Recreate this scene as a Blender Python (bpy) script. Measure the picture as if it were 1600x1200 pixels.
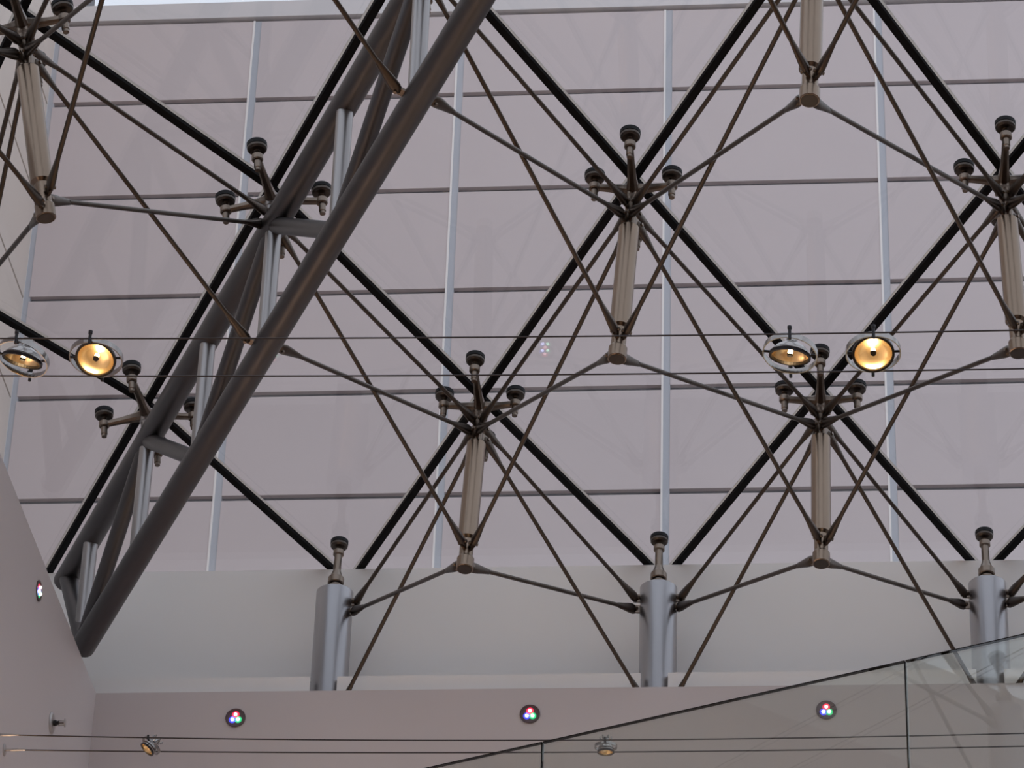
import bpy, math, random
from mathutils import Vector as V, Matrix
random.seed(7)
scene = bpy.context.scene
COL = scene.collection
for o in list(bpy.data.objects):
    bpy.data.objects.remove(o)

# ------------------------------------------------------------------ camera
EYE = V((0, 0, 1.6))
cam_data = bpy.data.cameras.new('camera')
cam = bpy.data.objects.new('camera', cam_data)
COL.objects.link(cam)
RT = V((0.99624345, 0.08144885, 0.02941216))
UP = V((0.0182495, -0.5294863, 0.84812217))
FW = V((-0.08465191, 0.8443994, 0.52898366))
cam.matrix_world = Matrix(((RT.x, UP.x, -FW.x, EYE.x), (RT.y, UP.y, -FW.y, EYE.y),
                           (RT.z, UP.z, -FW.z, EYE.z), (0, 0, 0, 1)))
cam_data.sensor_width = 36.0
cam_data.lens = 5458.6 / 1600.0 * 36.0
cam_data.clip_start = 0.05
cam_data.clip_end = 400
scene.camera = cam

# ------------------------------------------------------------------ sky and exposure
world = bpy.data.worlds.new('overcast_sky')
scene.world = world
world.use_nodes = True
bg = world.node_tree.nodes['Background']
bg.inputs['Color'].default_value = (0.765, 0.83, 0.955, 1)
bg.inputs['Strength'].default_value = 1.04
vs = scene.view_settings
vs.view_transform = 'Standard'
vs.look = 'None'
vs.gamma = 1.0
vs.use_curve_mapping = False
vs.exposure = 0.0

# ------------------------------------------------------------------ helpers
WORLD_LOC = {}


class Mesh:
    def __init__(self):
        self.v, self.f, self.s = [], [], []

    def ring(self, c, a, b, n, ra, rb=None):
        rb = ra if rb is None else rb
        return [c + a * (ra * math.cos(2 * math.pi * i / n)) + b * (rb * math.sin(2 * math.pi * i / n)) for i in range(n)]

    def add(self, verts, faces, smooth=False):
        o = len(self.v)
        self.v += [V(p) for p in verts]
        for f in faces:
            self.f.append([i + o for i in f])
            self.s.append(smooth)

    def loft(self, rings, closed_ends=(True, True), smooth=True, loop=False):
        n = len(rings[0])
        vs_ = [p for r in rings for p in r]
        fs = []
        m = len(rings)
        for j in range(m if loop else m - 1):
            for i in range(n):
                k = (i + 1) % n
                j2 = (j + 1) % m
                fs.append([j * n + i, j * n + k, j2 * n + k, j2 * n + i])
        self.add(vs_, fs, smooth)
        if not loop:
            if closed_ends[0]:
                self.add(rings[0], [list(range(n))[::-1]])
            if closed_ends[1]:
                self.add(rings[-1], [list(range(n))])
        return self

    def lathe(self, p, axis, prof, n=16, smooth=False, ends=(True, True), squash=1.0, side=None):
        """prof: (distance along axis, radius); squash flattens across `side`."""
        axis = V(axis).normalized()
        a, b = frame(axis, side)
        rs = [self.ring(V(p) + axis * t, a, b, n, r, r * squash) for t, r in prof]
        if smooth:
            self.loft(rs, ends)
        else:
            for i in range(len(rs) - 1):
                self.loft([rs[i], rs[i + 1]], (ends[0] and i == 0, ends[1] and i == len(rs) - 2))
        return self

    def cyl(self, p0, p1, r0, r1=None, n=14):
        p0, p1 = V(p0), V(p1)
        return self.lathe(p0, p1 - p0, [(0, r0), ((p1 - p0).length, r0 if r1 is None else r1)], n)

    def box(self, c, ax, ay, az):
        c, ax, ay, az = V(c), V(ax), V(ay), V(az)
        P = [c + ax * i + ay * j + az * k for i in (-1, 1) for j in (-1, 1) for k in (-1, 1)]
        self.add(P, [[0, 1, 3, 2], [4, 6, 7, 5], [0, 4, 5, 1], [2, 3, 7, 6], [0, 2, 6, 4], [1, 5, 7, 3]])
        return self

    def aabb(self, lo, hi):
        lo, hi = V(lo), V(hi)
        h = (hi - lo) / 2
        return self.box((lo + hi) / 2, (h.x, 0, 0), (0, h.y, 0), (0, 0, h.z))

    def prism(self, pts, d):
        """extrude polygon pts by vector d"""
        n = len(pts)
        d = V(d)
        pts = [V(p) for p in pts]
        self.add(pts + [p + d for p in pts], [list(range(n))[::-1], list(range(n, 2 * n))] +
                 [[i, (i + 1) % n, (i + 1) % n + n, i + n] for i in range(n)])
        return self

    def build(self, name, mat, parent=None, loc=None):
        me = bpy.data.meshes.new(name)
        if loc is None:
            loc = sum(self.v, V()) / len(self.v)
        loc = V(loc)
        me.from_pydata([p - loc for p in self.v], [], self.f)
        me.polygons.foreach_set('use_smooth', self.s)
        me.update()
        o = bpy.data.objects.new(name, me)
        COL.objects.link(o)
        me.materials.append(mat)
        if parent is not None:
            o.parent = parent
            o.location = loc - WORLD_LOC[parent.name]
        else:
            o.location = loc
        WORLD_LOC[o.name] = loc
        return o


def frame(axis, side=None):
    axis = V(axis).normalized()
    ref = V(side) if side is not None else (V((0, 0, 1)) if abs(axis.z) < 0.9 else V((1, 0, 0)))
    b = axis.cross(ref).normalized()
    a = b.cross(axis).normalized()
    return a, b


def tag(o, label=None, cat=None, group=None, kind=None):
    for k, v in (('label', label), ('category', cat), ('group', group), ('kind', kind)):
        if v:
            o[k] = v
    return o


def thing(name, loc, label, cat, group=None):
    o = bpy.data.objects.new(name, None)
    COL.objects.link(o)
    o.empty_display_size = 0.05
    o.location = loc
    WORLD_LOC[o.name] = V(loc)
    return tag(o, label, cat, group)


# ------------------------------------------------------------------ materials
def new_mat(name):
    m = bpy.data.materials.new(name)
    m.use_nodes = True
    nt = m.node_tree
    return m, nt, nt.nodes['Principled BSDF']


def paint(name, col, rough=0.6, var=0.04, scale=3.0, bump=0.0, metal=0.0, stretch=(1, 1, 1), fine=0.0, spec=0.5):
    m, nt, b = new_mat(name)
    tc = nt.nodes.new('ShaderNodeTexCoord')
    mp = nt.nodes.new('ShaderNodeMapping')
    mp.inputs['Scale'].default_value = stretch
    nt.links.new(tc.outputs['Object'], mp.inputs['Vector'])
    no = nt.nodes.new('ShaderNodeTexNoise')
    no.inputs['Scale'].default_value = scale
    no.inputs['Detail'].default_value = 5
    nt.links.new(mp.outputs['Vector'], no.inputs['Vector'])
    mx = nt.nodes.new('ShaderNodeMix')
    mx.data_type = 'RGBA'
    mx.inputs[6].default_value = tuple(c * (1 - var) for c in col) + (1,)
    mx.inputs[7].default_value = tuple(min(1, c * (1 + var)) for c in col) + (1,)
    nt.links.new(no.outputs['Fac'], mx.inputs[0])
    nt.links.new(mx.outputs[2], b.inputs['Base Color'])
    b.inputs['Roughness'].default_value = rough
    b.inputs['Metallic'].default_value = metal
    b.inputs['Specular IOR Level'].default_value = spec
    if bump:
        n2 = nt.nodes.new('ShaderNodeTexNoise')
        n2.inputs['Scale'].default_value = fine or scale * 8
        nt.links.new(mp.outputs['Vector'], n2.inputs['Vector'])
        bp = nt.nodes.new('ShaderNodeBump')
        bp.inputs['Strength'].default_value = bump
        bp.inputs['Distance'].default_value = 0.002
        nt.links.new(n2.outputs['Fac'], bp.inputs['Height'])
        nt.links.new(bp.outputs['Normal'], b.inputs['Normal'])
    return m


def glass(name, tint=(0.985, 0.985, 0.98), f0=0.04):
    """clear pane: transparent plus a Schlick reflection that is the same from both sides"""
    m = bpy.data.materials.new(name)
    m.use_nodes = True
    nt = m.node_tree
    nt.nodes.clear()
    out = nt.nodes.new('ShaderNodeOutputMaterial')
    mix = nt.nodes.new('ShaderNodeMixShader')
    tr = nt.nodes.new('ShaderNodeBsdfTransparent')
    gl = nt.nodes.new('ShaderNodeBsdfGlossy')
    lw = nt.nodes.new('ShaderNodeLayerWeight')
    lw.inputs['Blend'].default_value = 0.5
    p = nt.nodes.new('ShaderNodeMath')
    p.operation = 'POWER'
    p.inputs[1].default_value = 5
    ma = nt.nodes.new('ShaderNodeMath')
    ma.operation = 'MULTIPLY_ADD'
    ma.inputs[1].default_value = 1 - f0
    ma.inputs[2].default_value = f0
    tr.inputs['Color'].default_value = tint + (1,)
    gl.inputs['Roughness'].default_value = 0.0
    gl.inputs['Color'].default_value = (1, 1, 1, 1)
    nt.links.new(lw.outputs['Facing'], p.inputs[0])
    nt.links.new(p.outputs[0], ma.inputs[0])
    nt.links.new(ma.outputs[0], mix.inputs['Fac'])
    nt.links.new(tr.outputs[0], mix.inputs[1])
    nt.links.new(gl.outputs[0], mix.inputs[2])
    nt.links.new(mix.outputs[0], out.inputs['Surface'])
    return m


def translucent(name, col):
    """pale silicone joint that lets the daylight outside through"""
    m, nt, b = new_mat(name)
    b.inputs['Base Color'].default_value = col + (1,)
    b.inputs['Roughness'].default_value = 0.5
    t = nt.nodes.new('ShaderNodeBsdfTranslucent')
    t.inputs['Color'].default_value = col + (1,)
    mix = nt.nodes.new('ShaderNodeMixShader')
    mix.inputs['Fac'].default_value = 0.8
    nt.links.new(b.outputs[0], mix.inputs[1])
    nt.links.new(t.outputs[0], mix.inputs[2])
    nt.links.new(mix.outputs[0], nt.nodes['Material Output'].inputs['Surface'])
    return m


def glow(name, col, strength):
    m, nt, b = new_mat(name)
    b.inputs['Base Color'].default_value = (0.1, 0.1, 0.1, 1)
    b.inputs['Emission Color'].default_value = col + (1,)
    b.inputs['Emission Strength'].default_value = strength
    return m


MAT = {
    'steel': paint('reflection_browned_steel', (0.22, 0.175, 0.142), 0.30, 0.10, 14, 0.15, 1.0, (8, 8, 1)),  # stainless; the warm floor's brown reflection is put into its colour
    'strut': paint('brushed_strut_steel', (0.275, 0.208, 0.158), 0.25, 0.12, 10, 0.1, 1.0, (10, 10, 0.6)),  # brown mirrored from the floor is mixed into this steel's tint
    'dish': paint('dark_dish_steel', (0.095, 0.08, 0.07), 0.33, 0.1, 14, 0, 1.0),
    'rod': paint('rod_steel', (0.108, 0.085, 0.07), 0.36, 0.10, 16, 0.0, 1.0),
    'chord': paint('dark_reflection_truss_steel', (0.128, 0.119, 0.12), 0.44, 0.08, 6, 0.1, 1.0),  # same stainless as the web; dark room mirrored below is in the colour
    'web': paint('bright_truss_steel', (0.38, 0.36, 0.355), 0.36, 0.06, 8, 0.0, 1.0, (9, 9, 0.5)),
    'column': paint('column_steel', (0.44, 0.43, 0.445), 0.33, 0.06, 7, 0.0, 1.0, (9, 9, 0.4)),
    'rubber': paint('black_rubber', (0.010, 0.010, 0.012), 0.6, 0.2, 20, spec=0.25),
    'bar': paint('black_glazing_bar', (0.008, 0.0075, 0.009), 0.75, 0.2, 5, spec=0.12),
    'spacer': translucent('pale_glazing_spacer', (0.80, 0.76, 0.72)),
    'glass': glass('roof_glass'),
    'rail_glass': glass('balustrade_glass', (0.90, 0.915, 0.885), 0.085),
    'glass_edge': paint('dark_glass_edge', (0.010, 0.009, 0.009), 0.7, 0.1, 5, spec=0.1),
    'panel': paint('cladding_panel', (0.615, 0.525, 0.515), 0.55, 0.045, 1.6, 0.05),
    'panel_warm_lit': paint('warm_lit_cladding_panel', (0.70, 0.61, 0.54), 0.55, 0.04, 1.6, 0.05),  # same cladding with the warm light on it put into the colour
    'joint': paint('joint_backing', (0.125, 0.125, 0.135), 0.7, 0.1, 4),  # shade of the recessed joints put into the colour
    'strip': paint('aluminium_strip', (0.47, 0.475, 0.51), 0.45, 0.04, 4),
    'strip_edge': paint('lit_strip_edge', (0.90, 0.84, 0.80), 0.4, 0.02, 4),  # daylight on the panel side edges painted as a bright line
    'coping': paint('coping', (0.70, 0.65, 0.64), 0.5, 0.03, 3),
    'upstand': paint('upstand_paint', (0.90, 0.865, 0.835), 0.6, 0.015, 2),
    'wall': paint('wall_paint', (0.65, 0.59, 0.585), 0.65, 0.02, 1.2),
    'floor': paint('floor_boards', (0.34, 0.25, 0.18), 0.4, 0.2, 3, 0, 0, (0.4, 4, 1)),
    'slab': paint('gallery_slab', (0.45, 0.42, 0.40), 0.6, 0.04, 3),
    'deck': paint('roof_deck', (0.42, 0.41, 0.40), 0.8, 0.08, 4),
    'cable': paint('cable_steel', (0.06, 0.05, 0.05), 0.4, 0.1, 40, 0, 0.8),
    'chrome': paint('lamp_chrome', (0.40, 0.375, 0.36), 0.16, 0.02, 9, 0, 1.0),
    'dark_metal': paint('dark_lamp_metal', (0.03, 0.028, 0.03), 0.35, 0.1, 9, 0, 0.6),
    'gold': paint('lamp_reflector', (0.92, 0.70, 0.42), 0.27, 0.03, 9, 0, 1.0),
    'bulb': glow('lamp_filament', (1.0, 0.70, 0.36), 60.0),
    'led_housing': paint('led_housing', (0.10, 0.06, 0.06), 0.3, 0.1, 9, 0, 0.0),
    'led_red': glow('led_red', (1.0, 0.01, 0.06), 1.6),
    'led_green': glow('led_green', (0.01, 0.75, 0.25), 1.0),
    'led_blue': glow('led_blue', (0.04, 0.05, 1.0), 1.7),
    'led_core_red': glow('led_core_red', (1.0, 0.50, 0.55), 6.0),
    'led_core_green': glow('led_core_green', (0.50, 1.0, 0.72), 9.0),
    'led_core_blue': glow('led_core_blue', (0.55, 0.60, 1.0), 12.0),
    'bracket': paint('satin_bracket', (0.55, 0.52, 0.50), 0.35, 0.05, 9, 0, 0.9),
}

# ------------------------------------------------------------------ roof geometry
C = V((-3.206, 12.569, 6.921 + 1.6))      # back left corner of the glass hip roof
HX, HY, HZ, N = 0.65, 1.221, 0.1403, 6    # one row of the diamond grid, rows up to the apex
W, D = 2 * HX * N, 2 * HY * N             # plan size
CTR = C + V((W / 2, -D / 2, 0))


class Face:
    """one slope of the hip roof: base runs from p along e, rows climb along s"""
    def __init__(self, p, e, s, se, ss):
        self.p, self.e, self.s, self.se, self.ss = p, V(e), V(s), se, ss
        self.u = (self.s * ss + V((0, 0, HZ))).normalized()
        n = self.e.cross(self.u)
        self.n = -n if n.z > 0 else n        # pointing into the room

    def node(self, r, k):
        return self.p + self.e * ((2 * k + r) * self.se) + self.s * (r * self.ss) + V((0, 0, r * HZ))


BACK = Face(C, (1, 0, 0), (0, -1, 0), HX, HY)
LEFT = Face(C, (0, -1, 0), (1, 0, 0), HY, HX)
FRONT = Face(C + V((0, -D, 0)), (1, 0, 0), (0, 1, 0), HX, HY)
RIGHT = Face(C + V((W, 0, 0)), (0, -1, 0), (-1, 0, 0), HY, HX)

X0, X1 = C.x, C.x + W
Y1, Y0 = C.y, C.y - D
ZB = C.z
FAS = 0.47                                 # wall face, inward of the glass edge at the back
FASX = 0.394
ZT = ZB - 0.739                            # wall top
xl, xr = X0 + FASX, X1 - FASX
yb, yf = Y1 - FAS, Y0 + FAS


def struct(name, m, mat, label=None):
    return tag(m.build(name, mat), label, None, None, 'structure')


# ---- room
struct('floor', Mesh().aabb((X0 - .5, Y0 - .5, -0.2), (X1 + .5, Y1 + .5, 0)), MAT['floor'])
struct('wall_back', Mesh().aabb((xl - .05, yb, 0), (xr + .05, yb + .05, ZT)), MAT['wall'], 'plain grey beige wall below the roof ledge')
struct('wall_left', Mesh().aabb((xl - .05, yf, 0), (xl, yb, ZT)), MAT['wall'], 'grey beige side wall at the left edge')
struct('wall_right', Mesh().aabb((xr, yf, 0), (xr + .05, yb, ZT)), MAT['wall'])
struct('wall_front', Mesh().aabb((xl - .05, yf - .05, 0), (xr + .05, yf, ZT)), MAT['wall'])
UPS = 0.135
m = Mesh()
m.aabb((X0 - .1, Y1 - UPS, ZT - .45), (X1 + .1, Y1 + .1, ZB - .012))
struct('trim_1', m, MAT['upstand'], 'white upstand band below the glass roof edge')
struct('trim_2', Mesh().aabb((X0 - .1, Y0 + UPS, ZT - .45), (X0 + .04, Y1 - UPS, ZB - .012)), MAT['upstand'], 'white upstand on the left side')
struct('trim_3', Mesh().aabb((X1 - UPS, Y0 + UPS, ZT - .45), (X1 + .1, Y1 - UPS, ZB - .012)), MAT['upstand'])
struct('trim_4', Mesh().aabb((X0 - .1, Y0 - .1, ZT - .45), (X1 + .1, Y0 + UPS, ZB - .012)), MAT['upstand'])
# gutter floor between wall and upstand
GZ = ZT - 0.45
m = Mesh()
m.aabb((X0 - .1, yb + .05, GZ - .05), (X1 + .1, Y1 + .1, GZ))
m.aabb((X0 - .1, Y0 - .1, GZ - .05), (X1 + .1, yf - .05, GZ))
m.aabb((X0 - .1, yf - .05, GZ - .05), (xl - .05, yb + .05, GZ))
m.aabb((xr + .05, yf - .05, GZ - .05), (X1 + .1, yb + .05, GZ))
struct('floor_gutter', m, MAT['upstand'])
# white lip on the back ledge, notched at every column
POSTDY = 0.33
post_x = [X0 + 1.3 * k - 0.012 for k in range(1, N)]
lip_y = Y1 - 0.418
edges = [xl - .05] + [e for x in post_x for e in (x - .057, x + .050)] + [xr]
lip = None
for i in range(0, len(edges), 2):
    mm = Mesh().aabb((edges[i], lip_y - .002, ZT - .1), (edges[i + 1], lip_y + .006, ZT + 0.088))
    mm.aabb((edges[i], lip_y + .006, ZT + 0.080), (edges[i + 1], lip_y + .03, ZT + .088))
    if lip is None:
        lip = struct('trim_5', mm, MAT['upstand'], 'white ledge lip notched around the steel columns')
    else:
        mm.build('lip_section', MAT['upstand'], lip)

# ---- outside: roof deck, panelled building wall and its return wall, coloured as warmly lit
struct('floor_roof_deck', Mesh().aabb((X0 - 1.2, Y1 + .1, ZB - .35), (X1 + 3, 16.1, ZB - .25)), MAT['deck'])
YW, XW = 16.0, -4.36
zj = [12.57, 11.985, 11.32, 10.64, 9.985, 9.334, 8.68, 8.03, 7.38, 6.73]
zj = [z + 1.6 for z in zj]
xj = [XW] + [-3.17 + 1.2 * i for i in range(8)]
wall = struct('wall_panelled_facade', Mesh().aabb((XW - .3, YW + .035, ZB - .25), (xj[-1], YW + .3, zj[0] - .01)), MAT['joint'],
              'pale panelled building wall seen through the glass roof')
G, GV = 0.0165, 0.024
panel_cache = {}
for i in range(len(xj) - 1):
    for j in range(len(zj) - 1):
        lo = V((xj[i] + (GV if i else 0.03), YW, zj[j + 1] + G))
        hi = V((xj[i + 1] - GV, YW + .035, zj[j] - G))
        key = (round(hi.x - lo.x, 3), round(hi.z - lo.z, 3))
        c = (lo + hi) / 2
        if key in panel_cache:
            o = panel_cache[key].copy()
            COL.objects.link(o)
            o.location = c - WORLD_LOC[wall.name]
        else:
            panel_cache[key] = Mesh().aabb(lo, hi).build('cladding_panel', MAT['panel'], wall, c)
for x in xj:
    a = x + (0.012 if x == XW else 0.0)
    o = Mesh().aabb((a - GV + .011, YW + .004, zj[-1]), (a + GV, YW + .035, zj[0] - .012)).build('joint_strip', MAT['strip'], wall)
    Mesh().aabb((a - GV, YW - .003, zj[-1]), (a - GV + .011, YW + .035, zj[0] - .012)).build('strip_edge', MAT['strip_edge'], o)
Mesh().aabb((XW - .3, YW - .012, zj[0] + .012), (xj[-1], YW + .36, zj[0] + 0.125)).build('coping', MAT['coping'], wall)
side = struct('wall_return_facade', Mesh().aabb((XW - .3, 9.0, ZB - .25), (XW - .03, YW + .034, 16.5)), MAT['joint'],
              'warm-lit return wall of the building at far left')
zs = [zj[0] + 1.3, zj[0] + .65] + zj
for j in range(len(zs) - 1):
    for y0, y1 in ((YW - 2.4, YW), (YW - 4.8, YW - 2.4), (YW - 7.0, YW - 4.8)):
        Mesh().aabb((XW - .03, y0 + .006, zs[j + 1] + .009), (XW, y1 - .006, zs[j] - .009)).build('cladding_panel', MAT['panel_warm_lit'], side)
pier = tag(Mesh().aabb((XW - .3, YW + .06, zj[0] + .16), (XW + .13, YW + .3, 16.5)).build('wall_pier', MAT['joint']), 'tall pier above the wall corner', None, None, 'structure')
for a, b in ((14.2, 14.285), (14.315, 14.95), (14.98, 15.6), (15.63, 16.3)):
    Mesh().aabb((XW - .3, YW + .03, a), (XW + .13, YW + .06, b)).build('cladding_panel', MAT['panel'], pier)

# ---- glass roof: panes and black glazing bars
PT = 0.018


def pane(parent, pts, n):
    c = sum(pts, V()) / len(pts)
    ins = [p + (c - p).normalized() * 0.004 - n * 0.002 for p in pts]
    return Mesh().prism(ins, -n * PT).build('pane', MAT['glass'], parent)


def bar(parent, a, b, n, w=0.0138, full=True):
    d = (b - a)
    L = d.length / 2
    d.normalize()
    sd = d.cross(n).normalized()
    c = (a + b) / 2
    o = Mesh().box(c + n * 0.008, d * L, sd * w, n * 0.0085).build('glazing_bar', MAT['bar'], parent)
    if full:
        Mesh().box(c - n * 0.0025, d * L, sd * (w + .0075), n * 0.002).build('spacer', MAT['spacer'], o)
    return o


def glaze(name, F, label, full):
    root = bpy.data.objects.new(name, None)
    COL.objects.link(root)
    root.empty_display_size = 0.1
    root.location = F.node(0, 0)
    WORLD_LOC[root.name] = F.node(0, 0)
    tag(root, label, None, None, 'structure')
    for k in range(N):
        pane(root, [F.node(0, k), F.node(0, k + 1), F.node(1, k)], F.n)
    for r in range(N - 1):
        for k in range(1, N - r):
            pane(root, [F.node(r, k), F.node(r + 1, k), F.node(r + 2, k - 1), F.node(r + 1, k - 1)], F.n)
    for r in range(N):
        for k in range(N - r + 1):
            if k > 0:
                bar(root, F.node(r, k), F.node(r + 1, k - 1), F.n, full=full)
            if k < N - r and k > 0:
                bar(root, F.node(r, k), F.node(r + 1, k), F.n, full=full)
    return root


w1 = glaze('window_1', BACK, 'sloping glass roof of diamond panes with black bars', True)
w2 = glaze('window_2', LEFT, 'left slope of the diamond pane glass roof', True)
w3 = glaze('window_3', FRONT, 'front slope of the diamond pane glass roof', False)
w4 = glaze('window_4', RIGHT, 'right slope of the diamond pane glass roof', False)
for r in range(N):                                   # the black bar on the hip above the truss
    a, b = BACK.node(r, 0), BACK.node(r + 1, 0)
    bar(w1, a, b, (BACK.n + LEFT.n).normalized(), 0.0145)

# ------------------------------------------------------------------ steel: struts, columns, truss, rods
STRUT_D = 0.83
HUB1, HUB2 = 0.145, 0.20
FOOT1, FOOT2 = 0.735, 0.79
LEAN = {('B', 1, 1): (-.023, .011), ('B', 1, 2): (-.011, .013), ('B', 2, 1): (-.044, -.003), ('B', 2, 2): (.014, -.012),
        ('B', 3, 1): (-.026, .028), ('L', 1, 1): (-.03, -.014)}
STRUTS = {}       # key -> dict(node, axis, end, root, kind)
ENDS = {}         # (key, 'hub1'|'hub2'|'foot1'|'foot2') -> list of lug directions


def bolt_disc(gp, n, parent):
    """clamping disc on the glass: black gasket above, dished metal below"""
    Mesh().lathe(gp + n * .001, n, [(0, .034), (.003, .0365), (.018, .0365), (.020, .034)], 22).build('gasket', MAT['rubber'], parent)
    Mesh().lathe(gp + n * .020, n, [(0, .0335), (.002, .0355), (.010, .0350), (.017, .029), (.018, .012), (.020, .010)], 22).build('bolt_dish', MAT['dish'], parent)


def bolt_arm(root, hub, glass_pt, n, tip_w, dark=False):
    """cast arm from the hub to one glass bolt"""
    ring_c = glass_pt + n * 0.068
    d = ring_c - hub
    L = d.length
    d.normalize()
    sd = d.cross(n).normalized()
    up = sd.cross(d).normalized()
    m = Mesh()
    rs = []
    for t, w, h in ((0.0, .023, .028), (.25 * L, .0165, .018), (.6 * L, .013, .013), (L - .012, .012, .012)):
        c = hub + d * t
        rs.append([c + sd * (w * i) + up * (h * j) for i, j in ((-1, -.5), (-.5, -1), (.5, -1), (1, -.5), (1, .5), (.5, 1), (-.5, 1), (-1, .5))])
    m.loft(rs, smooth=False)
    m.lathe(ring_c - n * .014, n, [(0, .017), (.004, .0205), (.024, .0205), (.028, .017)], 16)
    arm = m.build('spider_arm', MAT['steel'], root)
    Mesh().lathe(ring_c - n * .034, n, [(0, .0095), (.024, .0095)], 12).build('stud', MAT['steel'], arm)
    Mesh().lathe(ring_c + n * .012, n, [(0, .0128), (.034, .0128), (.036, .0105), (.046, .0105)], 12).build('nut', MAT['steel'], arm)
    bolt_disc(glass_pt, n, arm)
    return arm


def register(key, F, r, k, hip=False):
    p = F.node(r, k)
    lean = LEAN.get(key, (0, 0))
    if hip:
        n = (BACK.n + LEFT.n).normalized()
        end = p + V((0, 0, -STRUT_D))
        STRUTS[key] = dict(p=p, n=n, axis=n, hip=True)
    else:
        end = p + F.n * STRUT_D + F.e * lean[0] + F.u * lean[1]
        ax = (end - p).normalized()
        STRUTS[key] = dict(p=p, n=F.n, axis=ax, end=end, F=F, hip=False)
    ENDS[key] = []


BACK_NODES = [(1, 1), (1, 2), (1, 3), (2, 1), (2, 2), (2, 3), (3, 1), (3, 2), (4, 1)]
LEFT_NODES = [(1, 1), (1, 2), (1, 3), (2, 1), (2, 2), (3, 1)]
for r, k in BACK_NODES:
    register(('B', r, k), BACK, r, k)
for r, k in LEFT_NODES:
    register(('L', r, k), LEFT, r, k)
for r in (1, 2, 3, 4):
    register(('H', r), BACK, r, 0, True)

HIP = BACK.node(1, 0) - C
HIPN = HIP.cross(V((0, 0, 1))).normalized()


def hip_pt(t, dz):
    return C + HIP * t + V((0, 0, dz))


CH_UP, CH_LO = -0.222, -0.745
POST_Z = ZB - 0.225
POST_R = 0.0745


def post_axis(key):
    side_, k = key[1], key[2]
    if side_ == 'B':
        return V((X0 + 1.3 * k - .006, Y1 - POSTDY, 0))
    return V((X0 + 0.235, Y1 - 2.442 * k, 0))


def attach(key, which):
    """centre of the connection on the axis of that member"""
    if key[0] == 'P':
        a = post_axis(key)
        a.z = {'hub1': POST_Z - .055, 'hub2': POST_Z - .10, 'foot1': ZB - .775, 'foot2': ZB - .775}[which]
        return a
    s = STRUTS[key]
    if s['hip']:
        if which.startswith('hub'):
            return s['p'] + s['n'] * (HUB1 if which == 'hub1' else HUB2)
        return hip_pt(key[1] + .05, CH_LO)
    d = {'hub1': HUB1, 'hub2': HUB2, 'foot1': FOOT1, 'foot2': FOOT2}[which]
    return s['p'] + s['axis'] * d


def reach(key, which):
    if key[0] == 'P':
        return POST_R + .016
    if STRUTS[key]['hip'] and which.startswith('foot'):
        return 0.078
    return 0.042


def horizontal_out(key, which, d):
    """pins sit out from the member's axis, square to it"""
    if key[0] == 'P':
        ax = V((0, 0, 1))
    elif STRUTS[key]['hip'] and which.startswith('foot'):
        ax = HIP.normalized()
    else:
        ax = STRUTS[key]['axis']
    o = d - ax * d.dot(ax)
    if key[0] == 'P' and which.startswith('hub'):        # lugs on the two flanks of the column
        e = V((1, 0, 0)) if key[1] == 'B' else V((0, 1, 0))
        o = e * math.copysign(1, o.dot(e)) + o * 0.25
    return o.normalized(), ax


NAMES = {('B', 1, 1): 'lower left strut', ('B', 1, 2): 'lower right strut', ('B', 2, 1): 'middle strut',
         ('B', 2, 2): 'right edge strut', ('B', 3, 1): 'top edge strut', ('L', 1, 1): 'corner strut',
         ('H', 1): 'lower truss node', ('H', 2): 'upper truss node', ('H', 3): 'top truss', ('H', 4): 'highest truss',
         ('P', 'B', 1): 'left column', ('P', 'B', 2): 'middle column', ('P', 'B', 3): 'right column', ('P', 'B', 4): 'offscreen column',
         ('B', 1, 3): 'offscreen low strut', ('B', 2, 3): 'offscreen middle strut', ('B', 3, 2): 'offscreen high strut',
         ('B', 4, 1): 'overhead strut', ('L', 1, 2): 'second side strut', ('L', 1, 3): 'third side strut',
         ('L', 2, 1): 'fourth side strut', ('L', 2, 2): 'fifth side strut', ('L', 3, 1): 'sixth side strut',
         ('P', 'L', 1): 'first side column', ('P', 'L', 2): 'second side column', ('P', 'L', 3): 'third side column'}


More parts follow.
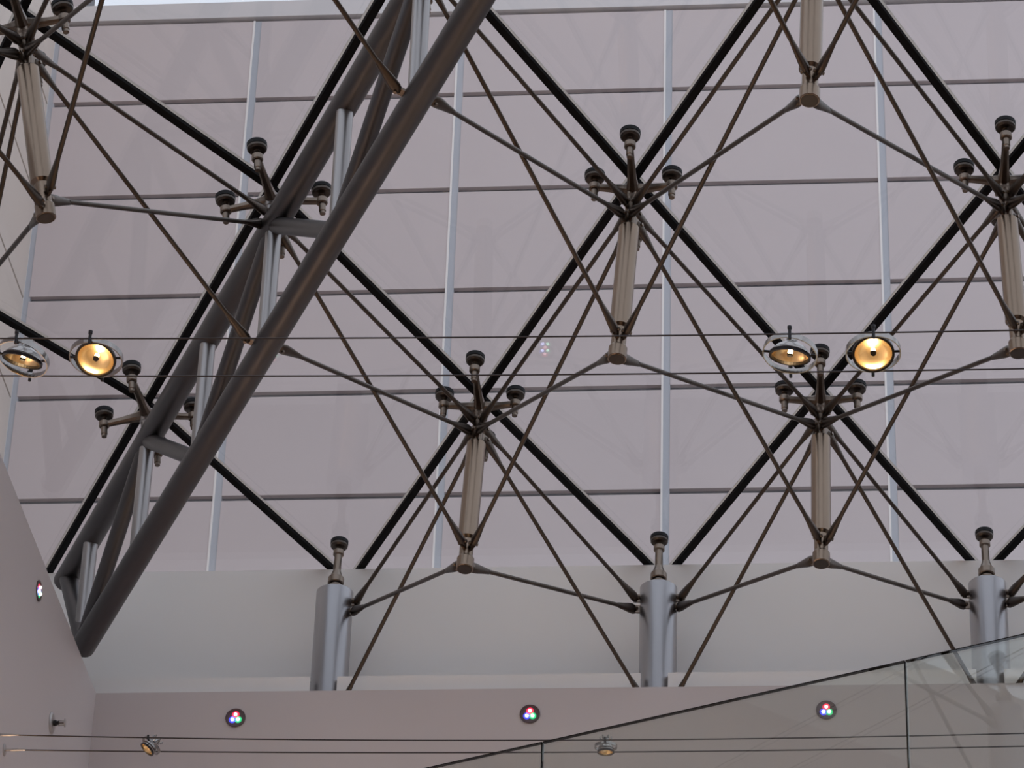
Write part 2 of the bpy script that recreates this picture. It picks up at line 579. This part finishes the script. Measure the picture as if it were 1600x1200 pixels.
def rod(ka, wa, kb, wb, off=0.0):
    A, B = attach(ka, wa), attach(kb, wb)
    d = (B - A).normalized()
    sh = d.cross(V((0, 0, 1))).normalized() * off        # crossing rods pass side by side
    A, B = A + sh, B + sh
    oa, axa = horizontal_out(ka, wa, d)
    ob, axb = horizontal_out(kb, wb, -d)
    A2, B2 = A + oa * reach(ka, wa), B + ob * reach(kb, wb)
    d = (B2 - A2).normalized()
    L = (B2 - A2).length

    def say(key, which):
        w = 'head' if which.startswith('hub') else 'foot'
        if key[0] == 'H':
            w = 'upper chord' if w == 'head' else 'lower chord'
        elif key[0] == 'P':
            w = 'top' if w == 'head' else 'base'
        return '%s of %s' % (w, NAMES[key])
    root = thing('tension_rod', A2, 'steel rod from %s to %s' % (say(ka, wa), say(kb, wb)), 'rod', 'tension rods of the glass roof')
    CL = 0.125
    Mesh().lathe(A2 + d * (CL - .012), d, [(0, .0083), (L - 2 * CL + .024, .0083)], 10).build('shaft', MAT['rod'], root)
    for P, dd, o, ax in ((A2, d, oa, axa), (B2, -d, ob, axb)):
        sd = dd.cross(ax)
        if sd.length < .05:
            sd = dd.cross(V((1, 0, 0)))
        sd.normalize()
        m = Mesh()
        m.lathe(P, dd, [(-.014, .010), (-.006, .0185), (.012, .0225), (.035, .021), (.075, .0155), (.115, .0112), (CL, .0083)], 10, True,
                (True, True), 0.62, dd.cross(sd))
        c = m.build('clevis', MAT['rod'], root)
        Mesh().cyl(P - sd * .018, P + sd * .018, .0065, None, 10).build('pin', MAT['steel'], c)
    ENDS.setdefault(ka, []).append((A, A2))
    ENDS.setdefault(kb, []).append((B, B2))


def link(lo, hi):
    rod(lo, 'hub1', hi, 'hub1')
    rod(lo, 'hub2', hi, 'foot2', .0095)
    rod(lo, 'foot1', hi, 'hub2', -.0095)


BK = lambda r, k: ('P', 'B', k) if r == 0 else (('H', r) if k == 0 else ('B', r, k))
LK = lambda r, k: ('P', 'L', k) if r == 0 else (('H', r) if k == 0 else ('L', r, k))
have_b = set(BACK_NODES) | {(0, k) for k in (1, 2, 3, 4)} | {(r, 0) for r in (2, 3, 4)}
have_l = set(LEFT_NODES) | {(0, k) for k in (1, 2, 3)} | {(r, 0) for r in (2, 3, 4)}
for have, K in ((have_b, BK), (have_l, LK)):
    for (r, k) in sorted(have):
        for k2 in (k - 1, k):
            if k == 0 and k2 <= 0:
                continue
            if (r + 1, k2) in have:
                link(K(r, k), K(r + 1, k2))

ARM_X, ARM_U = 0.137, 0.245
STRUT_LABEL = {('B', 1, 1): 'steel strut above the left column bay, foot at lower left centre',
               ('B', 1, 2): 'steel strut behind the two right lamps, foot above right bay',
               ('B', 2, 1): 'steel strut at upper centre with foot on the lamp cables',
               ('B', 2, 2): 'steel strut cut by the right edge of the picture',
               ('B', 3, 1): 'steel strut at the top edge with only its foot showing',
               ('L', 1, 1): 'steel strut in the top left corner, tilted to the right'}
for key, s in STRUTS.items():
    p, n, ax = s['p'], s['n'], s['axis']
    if s['hip']:
        continue
    F = s['F']
    root = thing('roof_strut', s['end'], STRUT_LABEL.get(key, 'roof strut outside the picture, %s' % NAMES[key]), 'strut', 'glass roof struts')
    hub_top = p + ax * .062
    Mesh().lathe(p, ax, [(.235, .030), (.242, .0365), (FOOT1 - .045, .0365), (FOOT1 - .035, .026), (FOOT2 - .012, .026)], 24).build('tube', MAT['strut'], root)
    Mesh().lathe(p, ax, [(FOOT2 - .014, .029), (FOOT2 - .008, .0325), (STRUT_D - .003, .0325), (STRUT_D, .030)], 24).build('end_cap', MAT['strut'], root)
    Mesh().lathe(p, ax, [(STRUT_D - .002, .0275), (STRUT_D + .001, .0275)], 24).build('end_shade_disc', MAT['dish'], root)  # dark disc in place of the shaded hollow in the tube end
    Mesh().lathe(p, ax, [(.040, .016), (.048, .023), (.095, .025), (.105, .0215), (.238, .0215)], 18).build('hub', MAT['steel'], root)
    for A, A2 in ENDS[key]:
        o = (A2 - A).normalized()
        sd = ax.cross(o).normalized()
        Mesh().box(A + o * .022, o * .026, ax * .019, sd * .0045).build('lug', MAT['steel'], root)
    for ge, gu in ((0, ARM_U), (0, -ARM_U), (F.se / HX * ARM_X, 0), (-F.se / HX * ARM_X, 0)):
        if F is LEFT:                        # the diamond is the same, seen from the other slope
            q = p + F.e * (0 if gu else math.copysign(ARM_U, ge)) + F.u * (math.copysign(ARM_X, gu) if gu else 0)
        else:
            q = p + F.e * ge + F.u * (gu + (0.03 if ge else 0))
        q = q + F.n * 0.002
        bolt_arm(root, hub_top, q, F.n, .01)

# stub columns on the ledge
COL_LABEL = {1: 'left of the three steel columns standing on the ledge', 2: 'middle steel column standing on the ledge',
             3: 'right steel column behind the glass balustrade', 4: 'steel column beyond the right edge'}
for sd_, ks in (('B', (1, 2, 3, 4)), ('L', (1, 2, 3))):
    F = BACK if sd_ == 'B' else LEFT
    for k in ks:
        key = ('P', sd_, k)
        a = post_axis(key)
        base = V((a.x, a.y, GZ))
        top = V((a.x, a.y, POST_Z))
        root = thing('steel_column', base, COL_LABEL[k] if sd_ == 'B' else 'steel column on the left ledge, %s' % NAMES[key], 'column', 'stub columns of the roof edge')
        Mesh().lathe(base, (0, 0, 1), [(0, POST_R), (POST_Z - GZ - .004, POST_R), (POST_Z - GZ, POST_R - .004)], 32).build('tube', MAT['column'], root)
        for A, A2 in ENDS.get(key, []):
            o = (A2 - A).normalized()
            s2 = V((0, 0, 1)).cross(o).normalized()
            Mesh().box(A + o * (POST_R + .008), o * .018, V((0, 0, .016)), s2 * .006).build('lug', MAT['steel'], root)
        inward = F.s * 1.0
        gp = V((a.x, a.y, 0)) - inward * 0.035
        t = (gp - F.p).dot(F.s) / F.ss
        gp.z = ZB + t * HZ
        n = F.n
        gp = gp + n * .002
        rc = gp + n * .062
        b = Mesh()
        b.lathe(top, (0, 0, 1), [(0, .030), (.012, .030), (.014, .024), (.034, .024)], 18)
        b.lathe(top + V((0, 0, .034)), rc - top - V((0, 0, .034)), [(0, .030), (.004, .033), (.030, .033), (.034, .028), (.05, .022), (.07, .016), ((rc - top).length - .034, .015)], 16)
        head = b.build('bolt_head', MAT['steel'], root)
        Mesh().lathe(rc - n * .012, n, [(0, .015), (.003, .022), (.022, .022), (.026, .016)], 18).build('collar', MAT['steel'], head)
        Mesh().cyl(rc, gp + n * .02, .010, None, 12).build('stud', MAT['steel'], head)
        bolt_disc(gp, n, head)

# the hip truss
truss = thing('hip_truss', hip_pt(.3, CH_LO), 'big tubular steel truss climbing diagonally from lower left to top', 'truss')
R_UP, R_LO, R_V, R_D = .047, .047, .029, .031
T0, T1 = .30, 5.0
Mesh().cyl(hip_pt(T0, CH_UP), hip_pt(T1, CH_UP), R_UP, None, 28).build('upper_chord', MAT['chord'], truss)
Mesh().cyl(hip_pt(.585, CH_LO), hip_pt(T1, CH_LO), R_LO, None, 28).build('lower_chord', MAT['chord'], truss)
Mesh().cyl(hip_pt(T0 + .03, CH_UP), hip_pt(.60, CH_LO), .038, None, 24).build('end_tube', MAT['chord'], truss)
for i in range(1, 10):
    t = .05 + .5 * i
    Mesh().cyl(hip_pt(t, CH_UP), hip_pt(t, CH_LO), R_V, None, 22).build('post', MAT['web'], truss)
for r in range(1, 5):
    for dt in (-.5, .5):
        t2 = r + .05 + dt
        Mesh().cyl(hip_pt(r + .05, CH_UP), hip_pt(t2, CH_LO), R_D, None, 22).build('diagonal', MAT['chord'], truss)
nh = (BACK.n + LEFT.n).normalized()
for r in range(1, 5):
    key = ('H', r)
    p = BACK.node(r, 0)
    m = Mesh()
    m.lathe(p, nh, [(.040, .018), (.048, .027), (.10, .029), (.104, .025), (.215, .025)], 18)
    m.build('node_stub', MAT['web'], truss)
    for A, A2 in ENDS[key]:
        o = (A2 - A).normalized()
        far = (A2 - A).length
        ax = horizontal_out(key, 'foot1' if far > .05 else 'hub1', o)[1]
        s2 = ax.cross(o).normalized()
        Mesh().box(A + o * (far * .5), o * (far * .5 + .008), ax * .014, s2 * .005).build('lug', MAT['steel'], truss)
    for q in (p + BACK.u * .12 + LEFT.u * .0 + V((-.02, -.12, .006)), p + V((0, .245, -.02)), p + BACK.e * .18 + BACK.n * .005, p - V((.165, 0, .034))):
        # bolts under each of the panes around the hip
        bolt_arm(truss, p + nh * .066, q + nh * .004, nh, .01)

# ------------------------------------------------------------------ cable lamps
def cable_z(x, z0, x0, x1, sag, dz=0.0):
    t = (x - x0) / (x1 - x0)
    return z0 + dz * t - sag * 4 * t * (1 - t)


def cable(label, y, zf, r):
    rs = []
    n = 48
    for i in range(n + 1):
        x = xl + .03 + (xr - xl - .06) * i / n
        rs.append((V((x, y, zf(x)))))
    m = Mesh()
    rings = [m.ring(p, V((0, 1, 0)), V((0, 0, 1)), 6, r) for p in rs]
    m.loft(rings)
    root = thing('lamp_cable', rs[0], label, 'cable', 'lamp cables')
    m.build('wire', MAT['cable'], root)
    for e, d in ((rs[0], -1), (rs[-1], 1)):
        a = Mesh()
        wallx = xl if d < 0 else xr
        b = V((wallx, y, e.z))
        a.lathe(b, (-d, 0, 0), [(0, .022), (.003, .022), (.005, .018)], 18)
        a.cyl(b + V((-d * .004, 0, 0)), b + V((-d * .05, 0, 0)), .005, None, 10)
        a.cyl(b + V((-d * .025, 0, 0)), b + V((-d * .075, 0, 0)), .0035, None, 10)
        a.build('anchor', MAT['bracket'], root)
    return root


XM = (xl + xr) / 2
up_f = lambda x: 1.6 + 5.0115 + 0.0045 * ((x - 0.7) ** 2)
lo_f1 = lambda x: 1.6 + 5.2575 + 0.0077 * ((x + 0.45) ** 2)
lo_f2 = lambda x: 1.6 + 5.2660 + 0.0055 * ((x + 0.45) ** 2)
UY1, UY2, LY1, LY2 = 7.78, 7.97, 10.68, 10.79
cable('near cable of the upper lamp pair crossing the picture', UY1, up_f, .0022)
cable('far cable of the upper lamp pair crossing the picture', UY2, up_f, .0022)
cable('upper line of the low cable pair near the bottom edge', LY1, lo_f1, .0024)
cable('lower line of the low cable pair near the bottom edge', LY2, lo_f2, .0024)


def band(m, c, axis, r, h, th, n=40):
    """flat ring band around axis"""
    axis = axis.normalized()
    a, b = frame(axis)
    rings = []
    for i in range(n):
        w = 2 * math.pi * i / n
        e = a * math.cos(w) + b * math.sin(w)
        rings.append([c + e * r - axis * h, c + e * (r + th) - axis * h, c + e * (r + th) + axis * h, c + e * r + axis * h])
    m.loft(rings, smooth=False, loop=True)


def beam(root, p, d, watts, deg, size):
    l = bpy.data.lights.new('lamp_beam', 'SPOT')
    l.energy = watts
    l.color = (1.0, 0.74, 0.46)
    l.spot_size = math.radians(deg)
    l.spot_blend = 0.6
    l.shadow_soft_size = size
    o = bpy.data.objects.new('lamp_beam', l)
    COL.objects.link(o)
    o.parent = root
    o.location = p - WORLD_LOC[root.name]
    o.rotation_euler = d.to_track_quat('-Z', 'Y').to_euler()


def big_lamp(x, label, tilt, ring_tilt):
    zc = up_f(x)
    O = V((x, (UY1 + UY2) / 2, zc))
    root = thing('cable_lamp', O, label, 'lamp', 'round halogen lamps on the upper cables')
    Rr = Matrix.Rotation(math.radians(-9), 3, 'X') @ Matrix.Rotation(ring_tilt, 3, 'Y')
    rax = Rr @ V((0, 0, 1))
    px = Rr @ V((1, 0, 0))
    m = Mesh()
    band(m, O, rax, .0705, .0085, .003)
    ring = m.build('gimbal_ring', MAT['chrome'], root)
    d = V((0, -math.sin(tilt), -math.cos(tilt)))           # beam direction
    d = Rr @ d
    back = -d
    m = Mesh()                                             # outer shell of the reflector
    prof = [(0.0, .0555), (.004, .0555), (.012, .051), (.024, .041), (.034, .026), (.040, .015), (.062, .014)]
    m.lathe(O - back * .008, back, prof, 32, True, (False, True))
    sh = m.build('reflector_shell', MAT['chrome'], root)
    m = Mesh()
    band(m, O - back * .008, d, .0500, .004, .0065)
    m.build('rim', MAT['dark_metal'], root)
    m = Mesh()
    prof = [(0.001, .0515), (.012, .0475), (.020, .0405), (.027, .031), (.031, .021), (.0335, .010), (.034, .004)]
    m.lathe(O - back * .008, back, prof, 36, True, (False, True))
    rf = m.build('reflector', MAT['gold'], root)
    Mesh().lathe(O - back * .002, back, [(0, .004), (.003, .0062), (.012, .0062), (.018, .004)], 14, True).build('bulb', MAT['bulb'], rf)
    Mesh().lathe(O - back * .0085, back, [(0, .0075), (.005, .0088)], 14).build('bulb_cap', MAT['dark_metal'], rf)
    beam(root, O + d * .012, d, 330, 95, .03)
    for s in (-1, 1):
        Mesh().cyl(O + px * (s * .0555), O + px * (s * .0725), .0035, None, 10).build('pivot_screw', MAT['dark_metal'], root)
    for y in (UY1, UY2):
        q = V((x, y, up_f(x)))
        s = -1 if y == UY1 else 1
        m = Mesh().lathe(q - V((0, 0, .016)), (0, 0, 1), [(0, .0045), (.03, .0045), (.032, .006), (.04, .006)], 10)
        m.cyl(q, V((x, O.y + s * .072, zc)), .004, None, 8)
        m.build('cable_clip', MAT['dark_metal'], root)


big_lamp(-0.048, 'halogen lamp tilted edge-on, left of the right-hand pair', math.radians(-18), math.radians(8))
big_lamp(0.172, 'halogen lamp with golden reflector, right of the right-hand pair', math.radians(17), math.radians(-1))
big_lamp(-1.925, 'halogen lamp with golden reflector at the left, fully in view', math.radians(17), math.radians(3))
big_lamp(-2.127, 'halogen lamp cut off by the left edge of the picture', math.radians(-20), math.radians(14))


def small_lamp(x, label, tilt_x, tilt_y):
    y = (LY1 + LY2) / 2
    O = V((x, y, (lo_f1(x) + lo_f2(x)) / 2 - .006))
    root = thing('small_cable_lamp', O, label, 'lamp', 'small lamps on the low cables')
    M3 = Matrix.Rotation(tilt_y, 3, 'Y') @ Matrix.Rotation(tilt_x, 3, 'X')
    d = M3 @ V((0, 0, -1))
    up = -d
    m = Mesh()
    band(m, O + up * .004, d, .0365, .005, .0025, 30)
    m.build('gimbal_ring', MAT['chrome'], root)
    Mesh().lathe(O + d * .016, up, [(0, .0275), (.004, .0285), (.012, .0275), (.026, .021), (.036, .013), (.052, .012)], 22, True, (False, True)).build('lamp_body', MAT['chrome'], root)
    m = Mesh()
    band(m, O + d * .016, d, .0245, .003, .0045, 26)
    m.build('rim', MAT['dark_metal'], root)
    rf = Mesh().lathe(O + d * .014, up, [(0, .0245), (.008, .022), (.016, .016), (.021, .008), (.022, .003)], 20, True, (False, True)).build('reflector', MAT['gold'], root)
    Mesh().lathe(O + d * .004, up, [(0, .002), (.002, .004), (.008, .004), (.010, .002)], 10, True).build('bulb', MAT['bulb'], rf)
    for yy, f in ((LY1, lo_f1), (LY2, lo_f2)):
        q = V((x, yy, f(x)))
        m = Mesh().lathe(q - V((0, 0, .006)), (0, 0, 1), [(0, .004), (.016, .004)], 8)
        m.cyl(q, O + (q - O).normalized() * .036, .003, None, 8)
        m.build('cable_clip', MAT['dark_metal'], root)
    beam(root, O + d * .022, d, 100, 95, .015)
    a, b = frame(d)
    for i in range(6):
        w = i * math.pi / 3
        Mesh().cyl(O + up * .030 + (a * math.cos(w) + b * math.sin(w)) * .018, O + up * .040 + (a * math.cos(w) + b * math.sin(w)) * .019, .003, None, 6).build('cooling_fin', MAT['chrome'], root)


small_lamp(-2.285, 'small tilted lamp on the low cables near the left wall', math.radians(-8), math.radians(38))
small_lamp(-0.712, 'small upright lamp on the low cables near the balustrade', math.radians(4), math.radians(0))

# ------------------------------------------------------------------ colour LED spots in the walls
def led(c, nrm, label, rot=0.0):
    nrm = V(nrm)
    root = thing('led_spotlight', c, label, 'spotlight', 'round colour spotlights in the walls')
    m = Mesh()
    band(m, c + nrm * .002, nrm, .034, .003, .0055, 32)
    m.build('bezel', MAT['led_housing'], root)
    Mesh().lathe(c, nrm, [(0, .0345), (.0015, .0345)], 28).build('housing', MAT['led_housing'], root)
    upv = V((0, 0, 1))
    sv = nrm.cross(upv).normalized() * -1
    for w, col in ((0, 'red'), (125, 'green'), (235, 'blue')):
        a = math.radians(w)
        q = c + (upv * math.cos(a) + sv * math.sin(a)) * .0135
        l = Mesh().lathe(q, nrm, [(0, .0145), (.0016, .0145), (.0036, .0105)], 18, True).build('lens', MAT['led_' + col], root)  # lens widened and lit to draw the colour glow on the housing
        Mesh().lathe(q + nrm * .004, nrm, [(0, .0068), (.004, .006), (.007, .0035), (.008, .001)], 14, True).build('led_core', MAT['led_core_' + col], l)


for x, z, lab in ((.956, -.854, 'glowing colour spotlight in the wall below the left column'),
                  (2.107, -.851, 'glowing colour spotlight in the wall, middle of the three'),
                  (3.25, -.847, 'glowing colour spotlight seen through the glass balustrade')):
    led(V((C.x + x, yb, C.z + z)), (0, -1, 0), lab)
led(V((xl, 11.013, 6.047 + 1.6)), (1, 0, 0), 'colour spotlight in the left side wall, seen edge-on')

# sidewall sprinkler
sp = V((xl, 11.425, 5.716 + 1.6))
root = thing('wall_sprinkler', sp, 'small sprinkler head on a round plate on the left wall', 'sprinkler')
Mesh().lathe(sp, (1, 0, 0), [(0, .042), (.003, .042), (.008, .034), (.009, .012)], 24).build('cover_plate', MAT['bracket'], root)
Mesh().lathe(sp, (1, 0, 0), [(.008, .011), (.02, .011), (.022, .008), (.03, .008)], 12).build('body', MAT['dark_metal'], root)
for s in (-1, 1):
    Mesh().cyl(sp + V((.026, 0, s * .010)), sp + V((.052, 0, s * .008)), .003, None, 8).build('frame_arm', MAT['bracket'], root)
Mesh().lathe(sp, (1, 0, 0), [(.050, .016), (.053, .016)], 16).build('deflector', MAT['bracket'], root)
Mesh().cyl(sp + V((.030, 0, 0)), sp + V((.050, 0, 0)), .003, None, 8).build('bulb', MAT['steel'], root)

# ------------------------------------------------------------------ glass balustrade of the gallery
J0, J1 = V((-0.793, 9.152, 6.1)), V((0.251, 8.666, 6.1))
bd = (J1 - J0)
bd.z = 0
PL = bd.length
bd.normalize()
bn = V((bd.y, -bd.x, 0))
if bn.y > 0:
    bn = -bn
H = 1.08
bal = thing('glass_balustrade', J0 - V((0, 0, H)), 'frameless glass balustrade rising across the lower right corner', 'balustrade')
for i in range(-1, 3):
    a = J0 + bd * (PL * i + .0015)
    b = J0 + bd * (PL * (i + 1) - .0015)
    pn = Mesh().prism([a, b, b - V((0, 0, H)), a - V((0, 0, H))], bn * -.012).build('glass_panel', MAT['rail_glass'], bal)
    Mesh().box((a + b) / 2 - bn * .006 + V((0, 0, .0013)), bd * (PL / 2 - .0015), bn * .0062, V((0, 0, .0013))).build('top_edge', MAT['glass_edge'], pn)
    Mesh().box(b - bn * .006 - V((0, 0, H / 2)), bd * .0012, bn * .0062, V((0, 0, H / 2))).build('side_edge', MAT['glass_edge'], pn)
e0 = J0 + bd * (-PL) - V((0, 0, H - .02))
e1 = J0 + bd * (3 * PL) - V((0, 0, H - .02))
poly = [e0 + bn * .06, e1 + bn * .06, V((xr, e1.y, e0.z)), V((xr, yb, e0.z)), V((e0.x, yb, e0.z))]
struct('floor_gallery', Mesh().prism(poly, V((0, 0, -.3))), MAT['slab'], 'gallery slab below the balustrade')
